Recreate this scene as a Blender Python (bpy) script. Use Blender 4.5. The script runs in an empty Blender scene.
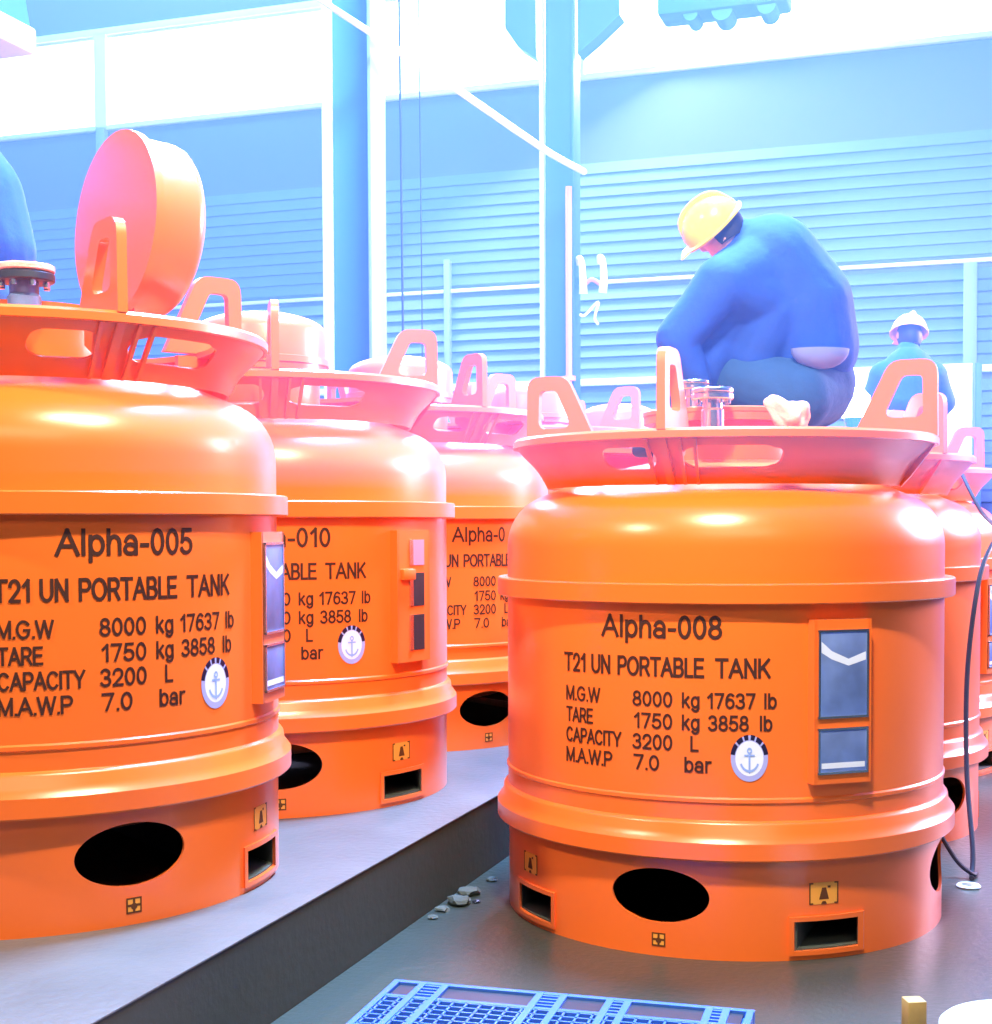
import bpy, bmesh, math, random
from math import sin, cos, pi, radians as R
from mathutils import Vector, Matrix, Euler

random.seed(4)
S = bpy.context.scene
COL = S.collection

# ------------------------------------------------------------------ camera
EYE = 1.582
HAZE = .042
PSI = R(18.5)                      # the hall is turned this much against the camera
cam_d = bpy.data.cameras.new('camera')
cam = bpy.data.objects.new('camera', cam_d); COL.objects.link(cam)
cam_d.sensor_fit = 'AUTO'; cam_d.sensor_width = 36.0
cam_d.lens = 1443.6 / 1024 * 36.0
cam_d.shift_x = (496 - 495.65) / 1024
cam_d.shift_y = (581.5 - 512) / 1024
cam_d.clip_end = 200
cam.matrix_world = Matrix.Translation((0, 0, EYE)) @ Matrix.Rotation(pi/2 - 0.038, 4, 'X') @ Matrix.Rotation(-0.004, 4, 'Z')
S.camera = cam

# ------------------------------------------------------------------ colour management, sky, lamps
S.view_settings.view_transform = 'Standard'
S.view_settings.look = 'None'
S.view_settings.gamma = 1.0
S.view_settings.use_curve_mapping = False
S.view_settings.exposure = 0.0
w = bpy.data.worlds.new('world'); S.world = w; w.use_nodes = True
w.node_tree.nodes['Background'].inputs[0].default_value = (.50, .62, 1.0, 1)
w.node_tree.nodes['Background'].inputs[1].default_value = 0.07


def room(u, v, z=0.0):             # hall coordinates -> world
    return Vector((u*cos(PSI) + v*sin(PSI), -u*sin(PSI) + v*cos(PSI), z))


def area(name, loc, target, sx, sy, power, col):
    d = bpy.data.lights.new(name, 'AREA'); d.shape = 'RECTANGLE'; d.size = sx; d.size_y = sy
    d.energy = power; d.color = col
    o = bpy.data.objects.new(name, d); COL.objects.link(o)
    o.location = loc
    o.rotation_euler = (Vector(target) - Vector(loc)).to_track_quat('-Z', 'Y').to_euler()
    return o


# daylight from the roof light, over and a little behind the tanks
area('roof_light_lamp', (1.3, 7.3, 9.2), (.9, 6.8, 0), 1.8, 1.8, 6300, (.22, .45, 1.0))
area('roof_light_lamp', (-1.0, 12.0, 9.2), (-1.0, 10.0, 0), 3, 3, 900, (.25, .48, 1.0))
# daylight through the high windows, slanting down on the tank tops
area('window_lamp', room(-5.5, 17.6, 8.2), room(-2.5, 8.0, 2.2), 16, 1.3, 8500, (.50, .54, 1.0))
# fill added high up to brighten the back wall, no lamp seen
area('wall_wash_fill', room(-10.0, 15.0, 11.5), room(-10.0, 18.5, 5.5), 10, .6, 520, (.42, .86, 1.0))
# side light added at the right rear to pinken the tank edges
area('side_rim_fill', room(5.5, 13.5, 4.4), room(-1.5, 7.5, 1.6), 4, 3, 2800, (.84, .62, 1.0))
# soft front fill added behind the camera, no door known there
area('front_fill', (.6, -2.5, 6.0), (-.2, 6, 1.2), 6, 2.0, 190, (1.0, .80, .55))
# work lamps hung in front of the tanks
area('work_lamp', (.45, 3.30, 4.45), (.75, 5.6, .95), .34, .12, 195, (1.0, .86, .62))
area('work_lamp', (.30, 2.6, 5.6), (.2, 6.4, .9), .16, .16, 185, (1.0, .88, .66))
area('work_lamp', (-3.3, 2.9, 4.8), (-1.5, 5.2, 1.2), .22, .14, 175, (1.0, .84, .62))

# ------------------------------------------------------------------ materials
MATS = {}


def pm(name, col, rough=.5, metal=0.0, var=0.0, scale=8.0, bump=0.0, coat=0.0, emit=0.0, bscale=None, spec=.5, sheen=0.0):
    if name in MATS: return MATS[name]
    m = bpy.data.materials.new(name); m.use_nodes = True
    nt = m.node_tree; b = nt.nodes['Principled BSDF']
    b.inputs['Base Color'].default_value = (*col, 1)
    b.inputs['Roughness'].default_value = rough
    b.inputs['Metallic'].default_value = metal
    b.inputs['Coat Weight'].default_value = coat
    b.inputs['Coat Roughness'].default_value = .30
    b.inputs['Specular IOR Level'].default_value = spec
    if sheen:
        b.inputs['Sheen Weight'].default_value = sheen; b.inputs['Sheen Roughness'].default_value = .45
        b.inputs['Sheen Tint'].default_value = (.75, .72, 1.0, 1)
    if emit:
        b.inputs['Emission Color'].default_value = (*col, 1); b.inputs['Emission Strength'].default_value = emit
    if var or bump:
        tc = nt.nodes.new('ShaderNodeTexCoord'); n = nt.nodes.new('ShaderNodeTexNoise')
        n.inputs['Scale'].default_value = scale; n.inputs['Detail'].default_value = 6
        nt.links.new(tc.outputs['Object'], n.inputs['Vector'])
        if var:
            mx = nt.nodes.new('ShaderNodeMix'); mx.data_type = 'RGBA'
            mx.inputs[6].default_value = (*[c*(1-var) for c in col], 1)
            mx.inputs[7].default_value = (*[min(1, c*(1+var)) for c in col], 1)
            nt.links.new(n.outputs['Fac'], mx.inputs[0]); nt.links.new(mx.outputs[2], b.inputs['Base Color'])
        if bump:
            n2 = nt.nodes.new('ShaderNodeTexNoise'); n2.inputs['Scale'].default_value = bscale or scale*4
            n2.inputs['Detail'].default_value = 5
            nt.links.new(tc.outputs['Object'], n2.inputs['Vector'])
            bp = nt.nodes.new('ShaderNodeBump'); bp.inputs['Strength'].default_value = bump
            bp.inputs['Distance'].default_value = .02
            nt.links.new(n2.outputs['Fac'], bp.inputs['Height']); nt.links.new(bp.outputs[0], b.inputs['Normal'])
    MATS[name] = m
    return m


ORANGE = pm('orange_paint', (.97, .172, .018), .28, var=.05, scale=3, coat=.5, sheen=.10)
HOLLOW = pm('hollow_shade_black', (.075, .095, .085), .8, var=.2, scale=12)  # near-black put in for the shade inside skirt and pockets
INK = pm('stencil_ink', (.05, .010, .004), .6)
STEEL = pm('bright_steel', (.72, .74, .80), .25, 1.0)
DARKSTEEL = pm('dark_steel', (.06, .07, .10), .4, .6)
SILVER = pm('data_plate_metal', (.20, .30, .66), .38, .35, var=.55, scale=7)
SEALWHITE = pm('emblem_white', (.80, .86, 1.0), .4)
SEALBLUE = pm('emblem_blue', (.30, .44, .90), .4)
SEALNAVY = pm('emblem_navy', (.012, .008, .05), .4)
SEALPALE = pm('emblem_lavender', (.40, .42, .85), .4)
STICKER = pm('sticker_amber', (.95, .40, .06), .45)
STICKINK = pm('sticker_ink', (.12, .035, .005), .5)
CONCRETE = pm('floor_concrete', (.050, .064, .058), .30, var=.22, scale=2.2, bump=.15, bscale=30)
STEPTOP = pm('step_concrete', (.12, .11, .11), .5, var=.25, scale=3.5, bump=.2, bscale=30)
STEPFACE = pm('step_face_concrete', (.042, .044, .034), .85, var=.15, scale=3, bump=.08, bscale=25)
CLAD = pm('wall_cladding', (.13, .22, .50), .45, var=.04, scale=1.5)
CLADUP = pm('wall_panel', (.10, .14, .38), .5, var=.04, scale=1.2)
COLW = pm('column_veil_blue', (.035, .12, .60), .45, var=.08, scale=2)  # blue glare veil over dark columns put into their colour
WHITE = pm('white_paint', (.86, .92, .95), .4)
PANE = pm('daylight_pane', (.90, .97, 1.0), .3, emit=3)
NAVY = pm('veiled_navy_cloth', (.014, .075, .50), .85, var=.25, scale=9, bump=.3, bscale=14)  # jacket blue, with the blue of the glare veil put into it
TROUSER = pm('dark_trouser_cloth', (.018, .075, .24), .9, var=.25, scale=9, bump=.3, bscale=14)
SKIN = pm('skin', (.72, .38, .28), .5)
HAIR = pm('black_hair', (.012, .012, .016), .6)
SHIRT = pm('grey_blue_shirt', (.16, .24, .62), .8)
YELLOWHAT = pm('yellow_hat_plastic', (.95, .66, .03), .25, coat=.3)
REDHAT = pm('bleached_red_hat_plastic', (.90, .42, .36), .3, coat=.3)  # red hat, its overexposure put in as a paler colour
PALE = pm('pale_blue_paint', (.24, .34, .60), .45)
BLUEPL = pm('blue_plastic', (.045, .16, .62), .35, var=.08, scale=6)
WHITEPL = pm('white_plastic', (.62, .74, .74), .35)
WOOD = pm('raw_wood', (.45, .30, .10), .7, var=.3, scale=18)
CABLE = pm('black_rubber', (.012, .014, .03), .5)
PINKPIPE = pm('red_pipe_paint', (.85, .28, .40), .4)
CYANPL = pm('cyan_plastic', (.02, .48, .85), .35)
GLOW = pm('lit_lamp_glass', (.80, .92, 1.0), .3, emit=9)
RUBBLE = pm('grey_rubble', (.11, .13, .12), .9, var=.3, scale=20)
RAG = pm('pale_pink_cloth', (.90, .46, .42), .8, var=.08, scale=20, bump=.3)

# ------------------------------------------------------------------ mesh helpers


def link(name, me, mat=None, parent=None):
    o = bpy.data.objects.new(name, me); COL.objects.link(o)
    if mat is not None and not me.materials: me.materials.append(mat)
    if parent is not None: o.parent = parent
    return o


def fin(bm, name, mat, parent=None, smooth=30, flip=True):
    if flip and bm.faces: bmesh.ops.recalc_face_normals(bm, faces=bm.faces)
    me = bpy.data.meshes.new(name)
    bm.to_mesh(me); bm.free()
    if smooth:
        for p in me.polygons: p.use_smooth = True
        me.set_sharp_from_angle(angle=R(smooth))
    for m in (mat if isinstance(mat, (list, tuple)) else [mat]): me.materials.append(m)
    return link(name, me, None, parent)


def tag(o, label, cat=None, group=None, kind=None):
    if label: o['label'] = label
    if cat: o['category'] = cat
    if group: o['group'] = group
    if kind: o['kind'] = kind
    return o


def empty(name, loc, rz=0.0):
    o = bpy.data.objects.new(name, None); COL.objects.link(o)
    o.empty_display_size = .2
    o.location = loc; o.rotation_euler = (0, 0, rz)
    return o


def lathe(bm, prof, segs=96, closed=False, a0=0.0, a1=2*pi, M=None):
    full = abs(a1 - a0 - 2*pi) < 1e-6
    n = segs if full else segs + 1
    rings = []
    for r, z in prof:
        if r < 1e-6:
            rings.append([bm.verts.new((0, 0, z))]*n)
        else:
            rings.append([bm.verts.new((r*sin(a0+(a1-a0)*i/segs), -r*cos(a0+(a1-a0)*i/segs), z)) for i in range(n)])
    k = len(rings)
    for j in range(k if closed else k-1):
        A, B = rings[j], rings[(j+1) % k]
        for i in range(segs):
            i2 = (i+1) % n
            f = []
            for v in (A[i], A[i2], B[i2], B[i]):
                if v not in f: f.append(v)
            if len(f) > 2:
                try: bm.faces.new(f)
                except ValueError: pass
    if M is not None:
        vs = {v for r_ in rings for v in r_}
        bmesh.ops.transform(bm, matrix=M, verts=list(vs))
    return rings


def box(bm, lo, hi, M=None, bev=0.0):
    r = bmesh.ops.create_cube(bm, size=1.0)
    vs = r['verts']
    for v in vs:
        v.co = Vector([(lo[i]+hi[i])/2 + v.co[i]*(hi[i]-lo[i]) for i in range(3)])
    if bev:
        es = list({e for v in vs for e in v.link_edges})
        rb = bmesh.ops.bevel(bm, geom=es, offset=bev, segments=2, affect='EDGES', profile=.5)
        vs = list({v for f in rb['faces'] for v in f.verts} | {v for v in vs if v.is_valid})
    if M is not None: bmesh.ops.transform(bm, matrix=M, verts=[v for v in vs if v.is_valid])


def tube(bm, pts, r, segs=10, cap=True):
    pts = [Vector(p) for p in pts]
    rr = r if isinstance(r, (list, tuple)) else [r]*len(pts)
    rings = []
    up = None
    for i, p in enumerate(pts):
        t = (pts[min(i+1, len(pts)-1)] - pts[max(i-1, 0)]).normalized()
        if up is None:
            up = Vector((0, 0, 1)) if abs(t.z) < .9 else Vector((1, 0, 0))
        a = t.cross(up).normalized(); b = a.cross(t).normalized(); up = b
        rings.append([bm.verts.new(p + rr[i]*(cos(2*pi*k/segs)*a + sin(2*pi*k/segs)*b)) for k in range(segs)])
    for j in range(len(rings)-1):
        for k in range(segs):
            bm.faces.new((rings[j][k], rings[j][(k+1) % segs], rings[j+1][(k+1) % segs], rings[j+1][k]))
    if cap:
        bm.faces.new(rings[0][::-1]); bm.faces.new(rings[-1])


def curve_pts(ctrl, n=8):          # Catmull-Rom through control points
    P = [Vector(c) for c in ctrl]; P = [2*P[0]-P[1]] + P + [2*P[-1]-P[-2]]
    out = []
    for i in range(1, len(P)-2):
        for k in range(n):
            t = k/n
            out.append(.5*((2*P[i]) + (-P[i-1]+P[i+1])*t + (2*P[i-1]-5*P[i]+4*P[i+1]-P[i+2])*t*t + (-P[i-1]+3*P[i]-3*P[i+1]+P[i+2])*t**3))
    out.append(P[-2])
    return out


def prism(bm, poly, t, M=None, hole=None):
    """plate of thickness t: poly in (x, y), normal +z, centred; optional convex-ish hole"""
    vs_all = []
    if hole is None:
        a = [bm.verts.new((x, y, -t/2)) for x, y in poly]; b = [bm.verts.new((x, y, t/2)) for x, y in poly]
        n = len(poly)
        bm.faces.new(a[::-1]); bm.faces.new(b)
        for i in range(n): bm.faces.new((a[i], a[(i+1) % n], b[(i+1) % n], b[i]))
        vs_all = a + b
    else:
        cx = sum(p[0] for p in hole)/len(hole); cy = sum(p[1] for p in hole)/len(hole)
        angs = sorted({round(math.atan2(y-cy, x-cx) % (2*pi), 4) for x, y in list(poly)+list(hole)} | {round(2*pi*i/28, 4) for i in range(28)})

        def hit(pg, a):
            d = (cos(a), sin(a)); best = None
            for i in range(len(pg)):
                x1, y1 = pg[i][0]-cx, pg[i][1]-cy; x2, y2 = pg[(i+1) % len(pg)][0]-cx, pg[(i+1) % len(pg)][1]-cy
                ex, ey = x2-x1, y2-y1; den = d[0]*ey - d[1]*ex
                if abs(den) < 1e-12: continue
                s = (x1*ey - y1*ex)/den; u = (x1*d[1] - y1*d[0])/den
                if s > 0 and -1e-6 <= u <= 1+1e-6 and (best is None or s > best): best = s
            return (cx+d[0]*best, cy+d[1]*best)
        n = len(angs)
        L = []
        for pg in (poly, hole):
            q = [hit(pg, a) for a in angs]
            for z in (-t/2, t/2): L.append([bm.verts.new((x, y, z)) for x, y in q])
        ob, ot, ib, it = L
        for i in range(n):
            j = (i+1) % n
            bm.faces.new((ot[i], ot[j], it[j], it[i])); bm.faces.new((ob[j], ob[i], ib[i], ib[j]))
            bm.faces.new((ob[i], ob[j], ot[j], ot[i])); bm.faces.new((ib[j], ib[i], it[i], it[j]))
        vs_all = ob+ot+ib+it
    if M is not None: bmesh.ops.transform(bm, matrix=M, verts=vs_all)


def evaluated(o):
    dg = bpy.context.evaluated_depsgraph_get(); dg.update()
    return bpy.data.meshes.new_from_object(o.evaluated_get(dg))


def rounded(pts, rad, n=5):        # polygon with rounded corners; rad per corner
    out = []
    N = len(pts)
    for i in range(N):
        p = Vector(pts[i]); a = Vector(pts[i-1]); b = Vector(pts[(i+1) % N]); r = rad[i] if isinstance(rad, (list, tuple)) else rad
        if r <= 0: out.append(tuple(p)); continue
        da = (a-p).normalized(); db = (b-p).normalized()
        ang = da.angle(db); d = min(r/math.tan(ang/2), .49*(a-p).length, .49*(b-p).length)
        p0 = p+da*d; p1 = p+db*d
        for k in range(n+1):
            t = k/n
            out.append(tuple((1-t)**2*p0 + 2*t*(1-t)*p + t*t*p1))
    return out


def RZ(a): return Matrix.Rotation(a, 4, 'Z')


def radial(a):                     # (x, y, z) -> x outward along angle a, y up, z tangential
    return Matrix(((sin(a), 0, cos(a), 0), (-cos(a), 0, sin(a), 0), (0, 1, 0, 0), (0, 0, 0, 1)))


# ------------------------------------------------------------------ the hall
VW = 18.5
RoomM = Matrix(((cos(PSI), sin(PSI), 0, 0), (-sin(PSI), cos(PSI), 0, 0), (0, 0, 1, 0), (0, 0, 0, 1)))


def rfin(bm, name, mat, parent=None, smooth=30, label=None):
    bmesh.ops.transform(bm, matrix=RoomM, verts=bm.verts)
    o = fin(bm, name, mat, parent, smooth)
    return o


EDGE = -2.13
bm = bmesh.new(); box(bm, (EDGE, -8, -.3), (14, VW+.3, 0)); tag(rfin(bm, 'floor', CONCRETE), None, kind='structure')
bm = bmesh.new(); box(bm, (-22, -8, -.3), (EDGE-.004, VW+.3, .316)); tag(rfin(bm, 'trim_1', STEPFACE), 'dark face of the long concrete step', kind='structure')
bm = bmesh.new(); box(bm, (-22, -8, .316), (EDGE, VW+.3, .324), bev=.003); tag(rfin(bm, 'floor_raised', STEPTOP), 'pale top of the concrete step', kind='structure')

# back wall: lower wall, lapped cladding bands, upper part left flat for the glare over it, strip windows, top panel
WX0, WX1 = -22.0, 8.0
bm = bmesh.new()
box(bm, (WX0, VW+.10, 0), (WX1, VW+.4, 7.47))
box(bm, (WX0, VW+.10, 8.80), (WX1, VW+.4, 12.0))
tag(rfin(bm, 'wall_back', CLADUP), None, kind='structure')


def laps(z0, z1, pitch, x0, x1, name, d):
    bm = bmesh.new(); z = z0
    while z < z1 - .01:
        q = [(VW+.10, z), (VW+.10-d, z+.012), (VW+.10-.006, z+pitch), (VW+.10, z+pitch)]
        a = [bm.verts.new((x0, y, zz)) for y, zz in q]; b = [bm.verts.new((x1, y, zz)) for y, zz in q]
        for i in range(4): bm.faces.new((a[i], a[(i+1) % 4], b[(i+1) % 4], b[i]))
        bm.faces.new(a[::-1]); bm.faces.new(b)
        z += pitch
    return tag(rfin(bm, name, CLAD, smooth=0), None, kind='structure')


laps(3.50, 4.70, .15, WX0, WX1, 'wall_cladding_low', .055)
laps(4.85, 6.25, .15, WX0, WX1, 'wall_cladding_high', .030)  # shallower laps, shaped for lines faded by glare
laps(1.10, 3.35, .15, WX0, WX1, 'wall_cladding_base', .055)
tr = 2
for z, h, d in ((4.76, .05, .05), (3.43, .09, .10), (7.43, .07, .08), (8.80, .10, .10)):
    bm = bmesh.new(); box(bm, (WX0, VW+.10-d, z), (WX1, VW+.11, z+h), bev=.008)
    tag(rfin(bm, 'trim_%d' % tr, WHITE), None, kind='structure'); tr += 1
for u, z0, z1, wd in ((-12.28, 3.4, 7.45, .14), (-6.87, 1.2, 5.2, .08), (-.12, 1.2, 4.75, .16), (5.6, 1.2, 7.4, .2)):
    bm = bmesh.new(); box(bm, (u-wd/2, VW-.03, z0), (u+wd/2, VW+.09, z1), bev=.008)
    tag(rfin(bm, 'trim_%d' % tr, PALE), None, kind='structure'); tr += 1
cuts = [WX0, -12.28, -5.05, WX1]
for i in range(len(cuts)-1):
    a, b = cuts[i]+.10, cuts[i+1]-.10
    bm = bmesh.new()
    for lo, hi in (((a-.1, VW+.0, 7.47), (a, VW+.2, 8.82)), ((b, VW+.0, 7.47), (b+.1, VW+.2, 8.82)), ((a, VW+.05, 7.47), (b, VW+.15, 7.51)), ((a, VW+.05, 8.76), (b, VW+.15, 8.82))):
        box(bm, lo, hi)
    f = tag(rfin(bm, 'window_%d' % (i+1), WHITE), 'long bright strip window high in the back wall', kind='structure')
    bm = bmesh.new(); box(bm, (a, VW+.09, 7.51), (b, VW+.11, 8.76))
    rfin(bm, 'pane', PANE, f)

# two steel columns
for k, (u, v) in enumerate(((-4.47, 10.05), (-4.49, 15.75))):
    c = empty('steel_column', room(u, v, .324), -PSI)
    tag(c, ('nearer tall blue steel column behind the tanks marked 010' if k == 0 else 'farther blue steel column left of the crouching worker, beside the red pipe'), 'column', 'steel columns along the step')
    hw, hd = .185, .14
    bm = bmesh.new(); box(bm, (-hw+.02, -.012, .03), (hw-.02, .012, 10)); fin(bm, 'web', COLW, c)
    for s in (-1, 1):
        bm = bmesh.new(); box(bm, (s*hw-.014, -hd, .03), (s*hw+.014, hd, 10), bev=.003); fin(bm, 'flange', WHITE if s < 0 else (PALE if k == 0 else COLW), c)  # lit flange coloured white, the other one bluer
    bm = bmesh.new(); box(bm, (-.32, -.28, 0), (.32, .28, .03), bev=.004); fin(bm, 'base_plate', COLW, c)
    if k == 1:
        for s, x1, zl in ((-1, .60, 7.05), (1, .72, 7.05)):
            bm = bmesh.new()
            prism(bm, [(s*.24, zl-.324-.25), (s*.45, zl-.324-.1), (s*x1, zl-.324+.12), (s*x1, zl+.9), (s*.24, zl+.9)], .26, Matrix.Rotation(pi/2, 4, 'X'),
                  )
            fin(bm, 'crane_bracket', COLW, c)

# pipe beside the second column
t = empty('red_pipe', room(-4.32, 15.50, .324), -PSI)
tag(t, 'thin red vertical pipe beside the farther blue column', 'pipe')
bm = bmesh.new(); tube(bm, [(0, 0, 0), (0, 0, 5.0)], .035, 12); fin(bm, 'pipe_run', PINKPIPE, t)
bm = bmesh.new(); tube(bm, [(0, 0, 2.87), (0, 0, 2.92)], .075, 12); fin(bm, 'coupling', PINKPIPE, t)
bm = bmesh.new(); lathe(bm, [(0, 0), (.09, 0), (.09, .02), (0, .02)], 16); fin(bm, 'floor_flange', PINKPIPE, t)

# twin hook hanger beside the second column
t = empty('twin_hook_hanger', room(-4.10, 15.72, 3.9), -PSI)
tag(t, 'white twin-pronged hook hanger on the farther blue column, right of the red pipe', 'hook')
for s in (-1, 1):
    bm = bmesh.new()
    tube(bm, curve_pts([(s*.12-.045, -.02, .60), (s*.12-.03, -.08, .66), (s*.12+.01, -.09, .62), (s*.12+.02, -.07, .42), (s*.11+.01, -.05, .27)], 6), [.022+.028*(i/24) for i in range(25)], 10)
    fin(bm, 'prong', WHITE, t)
bm = bmesh.new(); tube(bm, curve_pts([(-.10, -.04, .36), (0, -.06, .42), (.10, -.04, .36)], 6), .025, 8); fin(bm, 'crossbar', PINKPIPE, t)
bm = bmesh.new(); box(bm, (-.30, .0, .36), (.12, .03, .46), bev=.006); fin(bm, 'mounting_plate', COLW, t)
bm = bmesh.new(); tube(bm, curve_pts([(-.14, -.05, .04), (-.08, -.06, .03), (.07, -.05, .17), (.03, -.05, .0), (.07, -.05, -.08)], 6), .016, 8); fin(bm, 'hanging_strap', WHITE, t)

# diagonal conduit from high on the near column to the far one
bm = bmesh.new()
tube(bm, curve_pts([(-1.387, 10.3, 5.399), (-0.775, 10.75, 5.129), (-0.326, 12.3, 5.273), (0.518, 14.8, 5.398), (0.987, 16.0, 5.467)], 8), [.020+.016*min(1, i/20) for i in range(33)], 10)
tag(fin(bm, 'diagonal_conduit', WHITE), 'long thin white conduit slanting between the two blue columns', 'conduit')

# drop cables right of the first column
for j, (u, v, zt) in enumerate(((-4.43, 10.90, 6.8), (-4.36, 11.15, 6.8))):
    bm = bmesh.new()
    tube(bm, [room(u, v, .324), room(u, v, zt*.5), room(u-.02, v, zt)], .010-.004*j, 6)
    tag(fin(bm, 'drop_cable', CABLE), ['thick dark cable hanging just right of the nearer blue column', 'thin cable hanging a little farther right of the nearer blue column'][j], 'cable', 'hanging drop cables')

# hoist trolley at the top edge
t = empty('hoist_trolley', room(-2.35, 14.0, 6.42), -PSI)
tag(t, 'hoist trolley hanging at the top edge right of the farther column', 'hoist')
bm = bmesh.new(); box(bm, (-.62, -.2, .05), (.62, .2, .9), bev=.04); fin(bm, 'housing', COLW, t)
for x, r in ((-.30, .07), (0.0, .10), (.42, .09)):
    bm = bmesh.new(); tube(bm, [(x, -.16, .05), (x, .16, .05)], r, 18); fin(bm, 'sheave', COLW, t)
bm = bmesh.new(); box(bm, (-.08, -.08, .9), (.08, .08, 4.5)); fin(bm, 'hanger', COLW, t)

# lamp at the top left corner
t = empty('flood_lamp', room(-5.28, 6.75, 4.22), -PSI)
tag(t, 'blue-bodied flood lamp hanging in the top left corner', 'lamp')
bm = bmesh.new(); prism(bm, [(-.34, .16), (.24, .16), (.13, .75), (-.20, .75)], .34, Matrix.Rotation(pi/2, 4, 'X')); fin(bm, 'housing', NAVY if False else COLW, t)
bm = bmesh.new(); box(bm, (-.36, -.19, 0), (.27, .19, .15), bev=.02); fin(bm, 'lens_frame', WHITE, t)
bm = bmesh.new(); box(bm, (-.30, -.2, .02), (.16, -.188, .11), bev=.003); fin(bm, 'lens', SILVER, t)
bm = bmesh.new(); box(bm, (-.05, -.04, .74), (.03, .04, 4.6)); fin(bm, 'hanger', COLW, t)

# ------------------------------------------------------------------ portable tanks
RB = .90
CACHE = {}


def part(key, build, name, mat, parent, smooth=30):
    """first time: build the mesh; later tanks share it"""
    if key not in CACHE:
        bm = bmesh.new(); build(bm)
        o = fin(bm, name, mat, parent, smooth); CACHE[key] = o.data
        return o
    return link(name, CACHE[key], None, parent)


def b_shell(bm):
    prof = [(0, .16), (.35, .19), (.60, .25), (.78, .33), (RB, .40), (RB, .575), (.906, .58), (.906, .592), (RB, .598), (RB, 1.50)]
    for k in range(1, 9):
        a = k/8*R(66); prof.append((RB - .205*(1-cos(a)), 1.50 + .215*sin(a)))
    r0, z0 = prof[-1]
    for k in range(1, 9):
        f = k/8; prof.append((r0*(1-f), z0 + .175*(1-(1-f)**2)))
    lathe(bm, prof, 128)


def b_upper(bm): lathe(bm, [(.898, 1.300), (.938, 1.300), (.942, 1.304), (.942, 1.369), (.938, 1.373), (.898, 1.373)], 128, True)
def b_lower(bm): lathe(bm, [(.885, .372), (.940, .372), (.946, .378), (.946, .438), (.940, .446), (.922, .470), (.918, .500), (.912, .508), (.898, .515), (.885, .5)], 128, True)
def b_ring(bm): lathe(bm, [(.680, 1.918), (.845, 1.918), (.862, 1.902), (.875, 1.905), (.875, 1.930), (.866, 1.940), (.680, 1.940)], 128, True)


def b_collar(bm):
    ctl = [(.720, 1.742), (.735, 1.770), (.752, 1.80), (.778, 1.835), (.815, 1.872), (.850, 1.910)]
    prof = [(p.x, p.y) for p in curve_pts([(r, z, 0) for r, z in ctl], 4)]
    N = 480; grid = []
    for r, z in prof: grid.append([bm.verts.new((r*sin(2*pi*i/N), -r*cos(2*pi*i/N), z)) for i in range(N)])
    K = len(prof)-1

    def cut(deg, j):
        s_ = (j+.5)/K
        for c in (0, 180):
            e = (deg - c + 180) % 360 - 180
            for m, hw in ((-11.3, 8.0), (17.5, 13.5)):
                if abs((e-m)/hw)**3 + abs((s_-.62)/.24)**3 < 1: return True
        return False
    for j in range(K):
        for i in range(N):
            if not cut((i+.5)*360/N, j):
                bm.faces.new((grid[j][i], grid[j][(i+1) % N], grid[j+1][(i+1) % N], grid[j+1][i]))
    bmesh.ops.delete(bm, geom=[v for v in bm.verts if not v.link_faces], context='VERTS')
    for v in bm.verts:                 # ease the stepped window rims
        v.tag = v.is_boundary
    for _ in range(4):
        new = {}
        for v in bm.verts:
            if v.tag and 1.75 < v.co.z < 1.905:
                nb = [e.other_vert(v) for e in v.link_edges if e.is_boundary]
                if len(nb) == 2: new[v] = v.co*.5 + (nb[0].co+nb[1].co)*.25
        for v, c in new.items(): v.co = c
    bmesh.ops.recalc_face_normals(bm, faces=bm.faces)
    bmesh.ops.solidify(bm, geom=list(bm.faces), thickness=.010)


HOLES = (0, pi/2, pi, 3*pi/2)
PK = .573; PKW = .104; PK0, PK1 = .032, .148


def skirt_mesh():
    if 'skirt' in CACHE: return CACHE['skirt']
    bm = bmesh.new(); lathe(bm, [(.897, 0), (.897, .376), (.885, .376), (.885, 0)], 160, True)
    o = fin(bm, 'skirt', [ORANGE, HOLLOW], None, 30)
    cutters = []
    bm = bmesh.new()
    for a in HOLES:
        M = radial(a)
        pts = [(.186*cos(t*2*pi/48), .225 + .100*sin(t*2*pi/48)) for t in range(48)]
        vs0 = [bm.verts.new((M @ Vector((.70, z, x)))) for x, z in pts]; vs1 = [bm.verts.new((M @ Vector((1.0, z, x)))) for x, z in pts]
        bm.faces.new(vs0[::-1]); bm.faces.new(vs1)
        for i in range(48): bm.faces.new((vs0[i], vs0[(i+1) % 48], vs1[(i+1) % 48], vs1[i]))
    for x in (-PK, PK):
        for y in (-1, 1):
            box(bm, (x-PKW, min(y*.3, y*1.1), PK0), (x+PKW, max(y*.3, y*1.1), PK1))
    c = fin(bm, 'cutter', ORANGE, None, 0)
    md = o.modifiers.new('b', 'BOOLEAN'); md.object = c; md.operation = 'DIFFERENCE'; md.solver = 'EXACT'
    me = evaluated(o); me.name = 'skirt'
    bpy.data.objects.remove(o); bpy.data.objects.remove(c)
    me.materials.clear(); me.materials.append(ORANGE); me.materials.append(HOLLOW)
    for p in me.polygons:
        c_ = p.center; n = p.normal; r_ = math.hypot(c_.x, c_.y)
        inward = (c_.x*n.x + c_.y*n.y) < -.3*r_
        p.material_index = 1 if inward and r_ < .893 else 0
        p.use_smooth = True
    me.set_sharp_from_angle(angle=R(30))
    CACHE['skirt'] = me
    return me


def b_head_cover(bm): lathe(bm, [(0, .30), (.45, .31), (.75, .345), (.882, .372)], 64)


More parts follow.
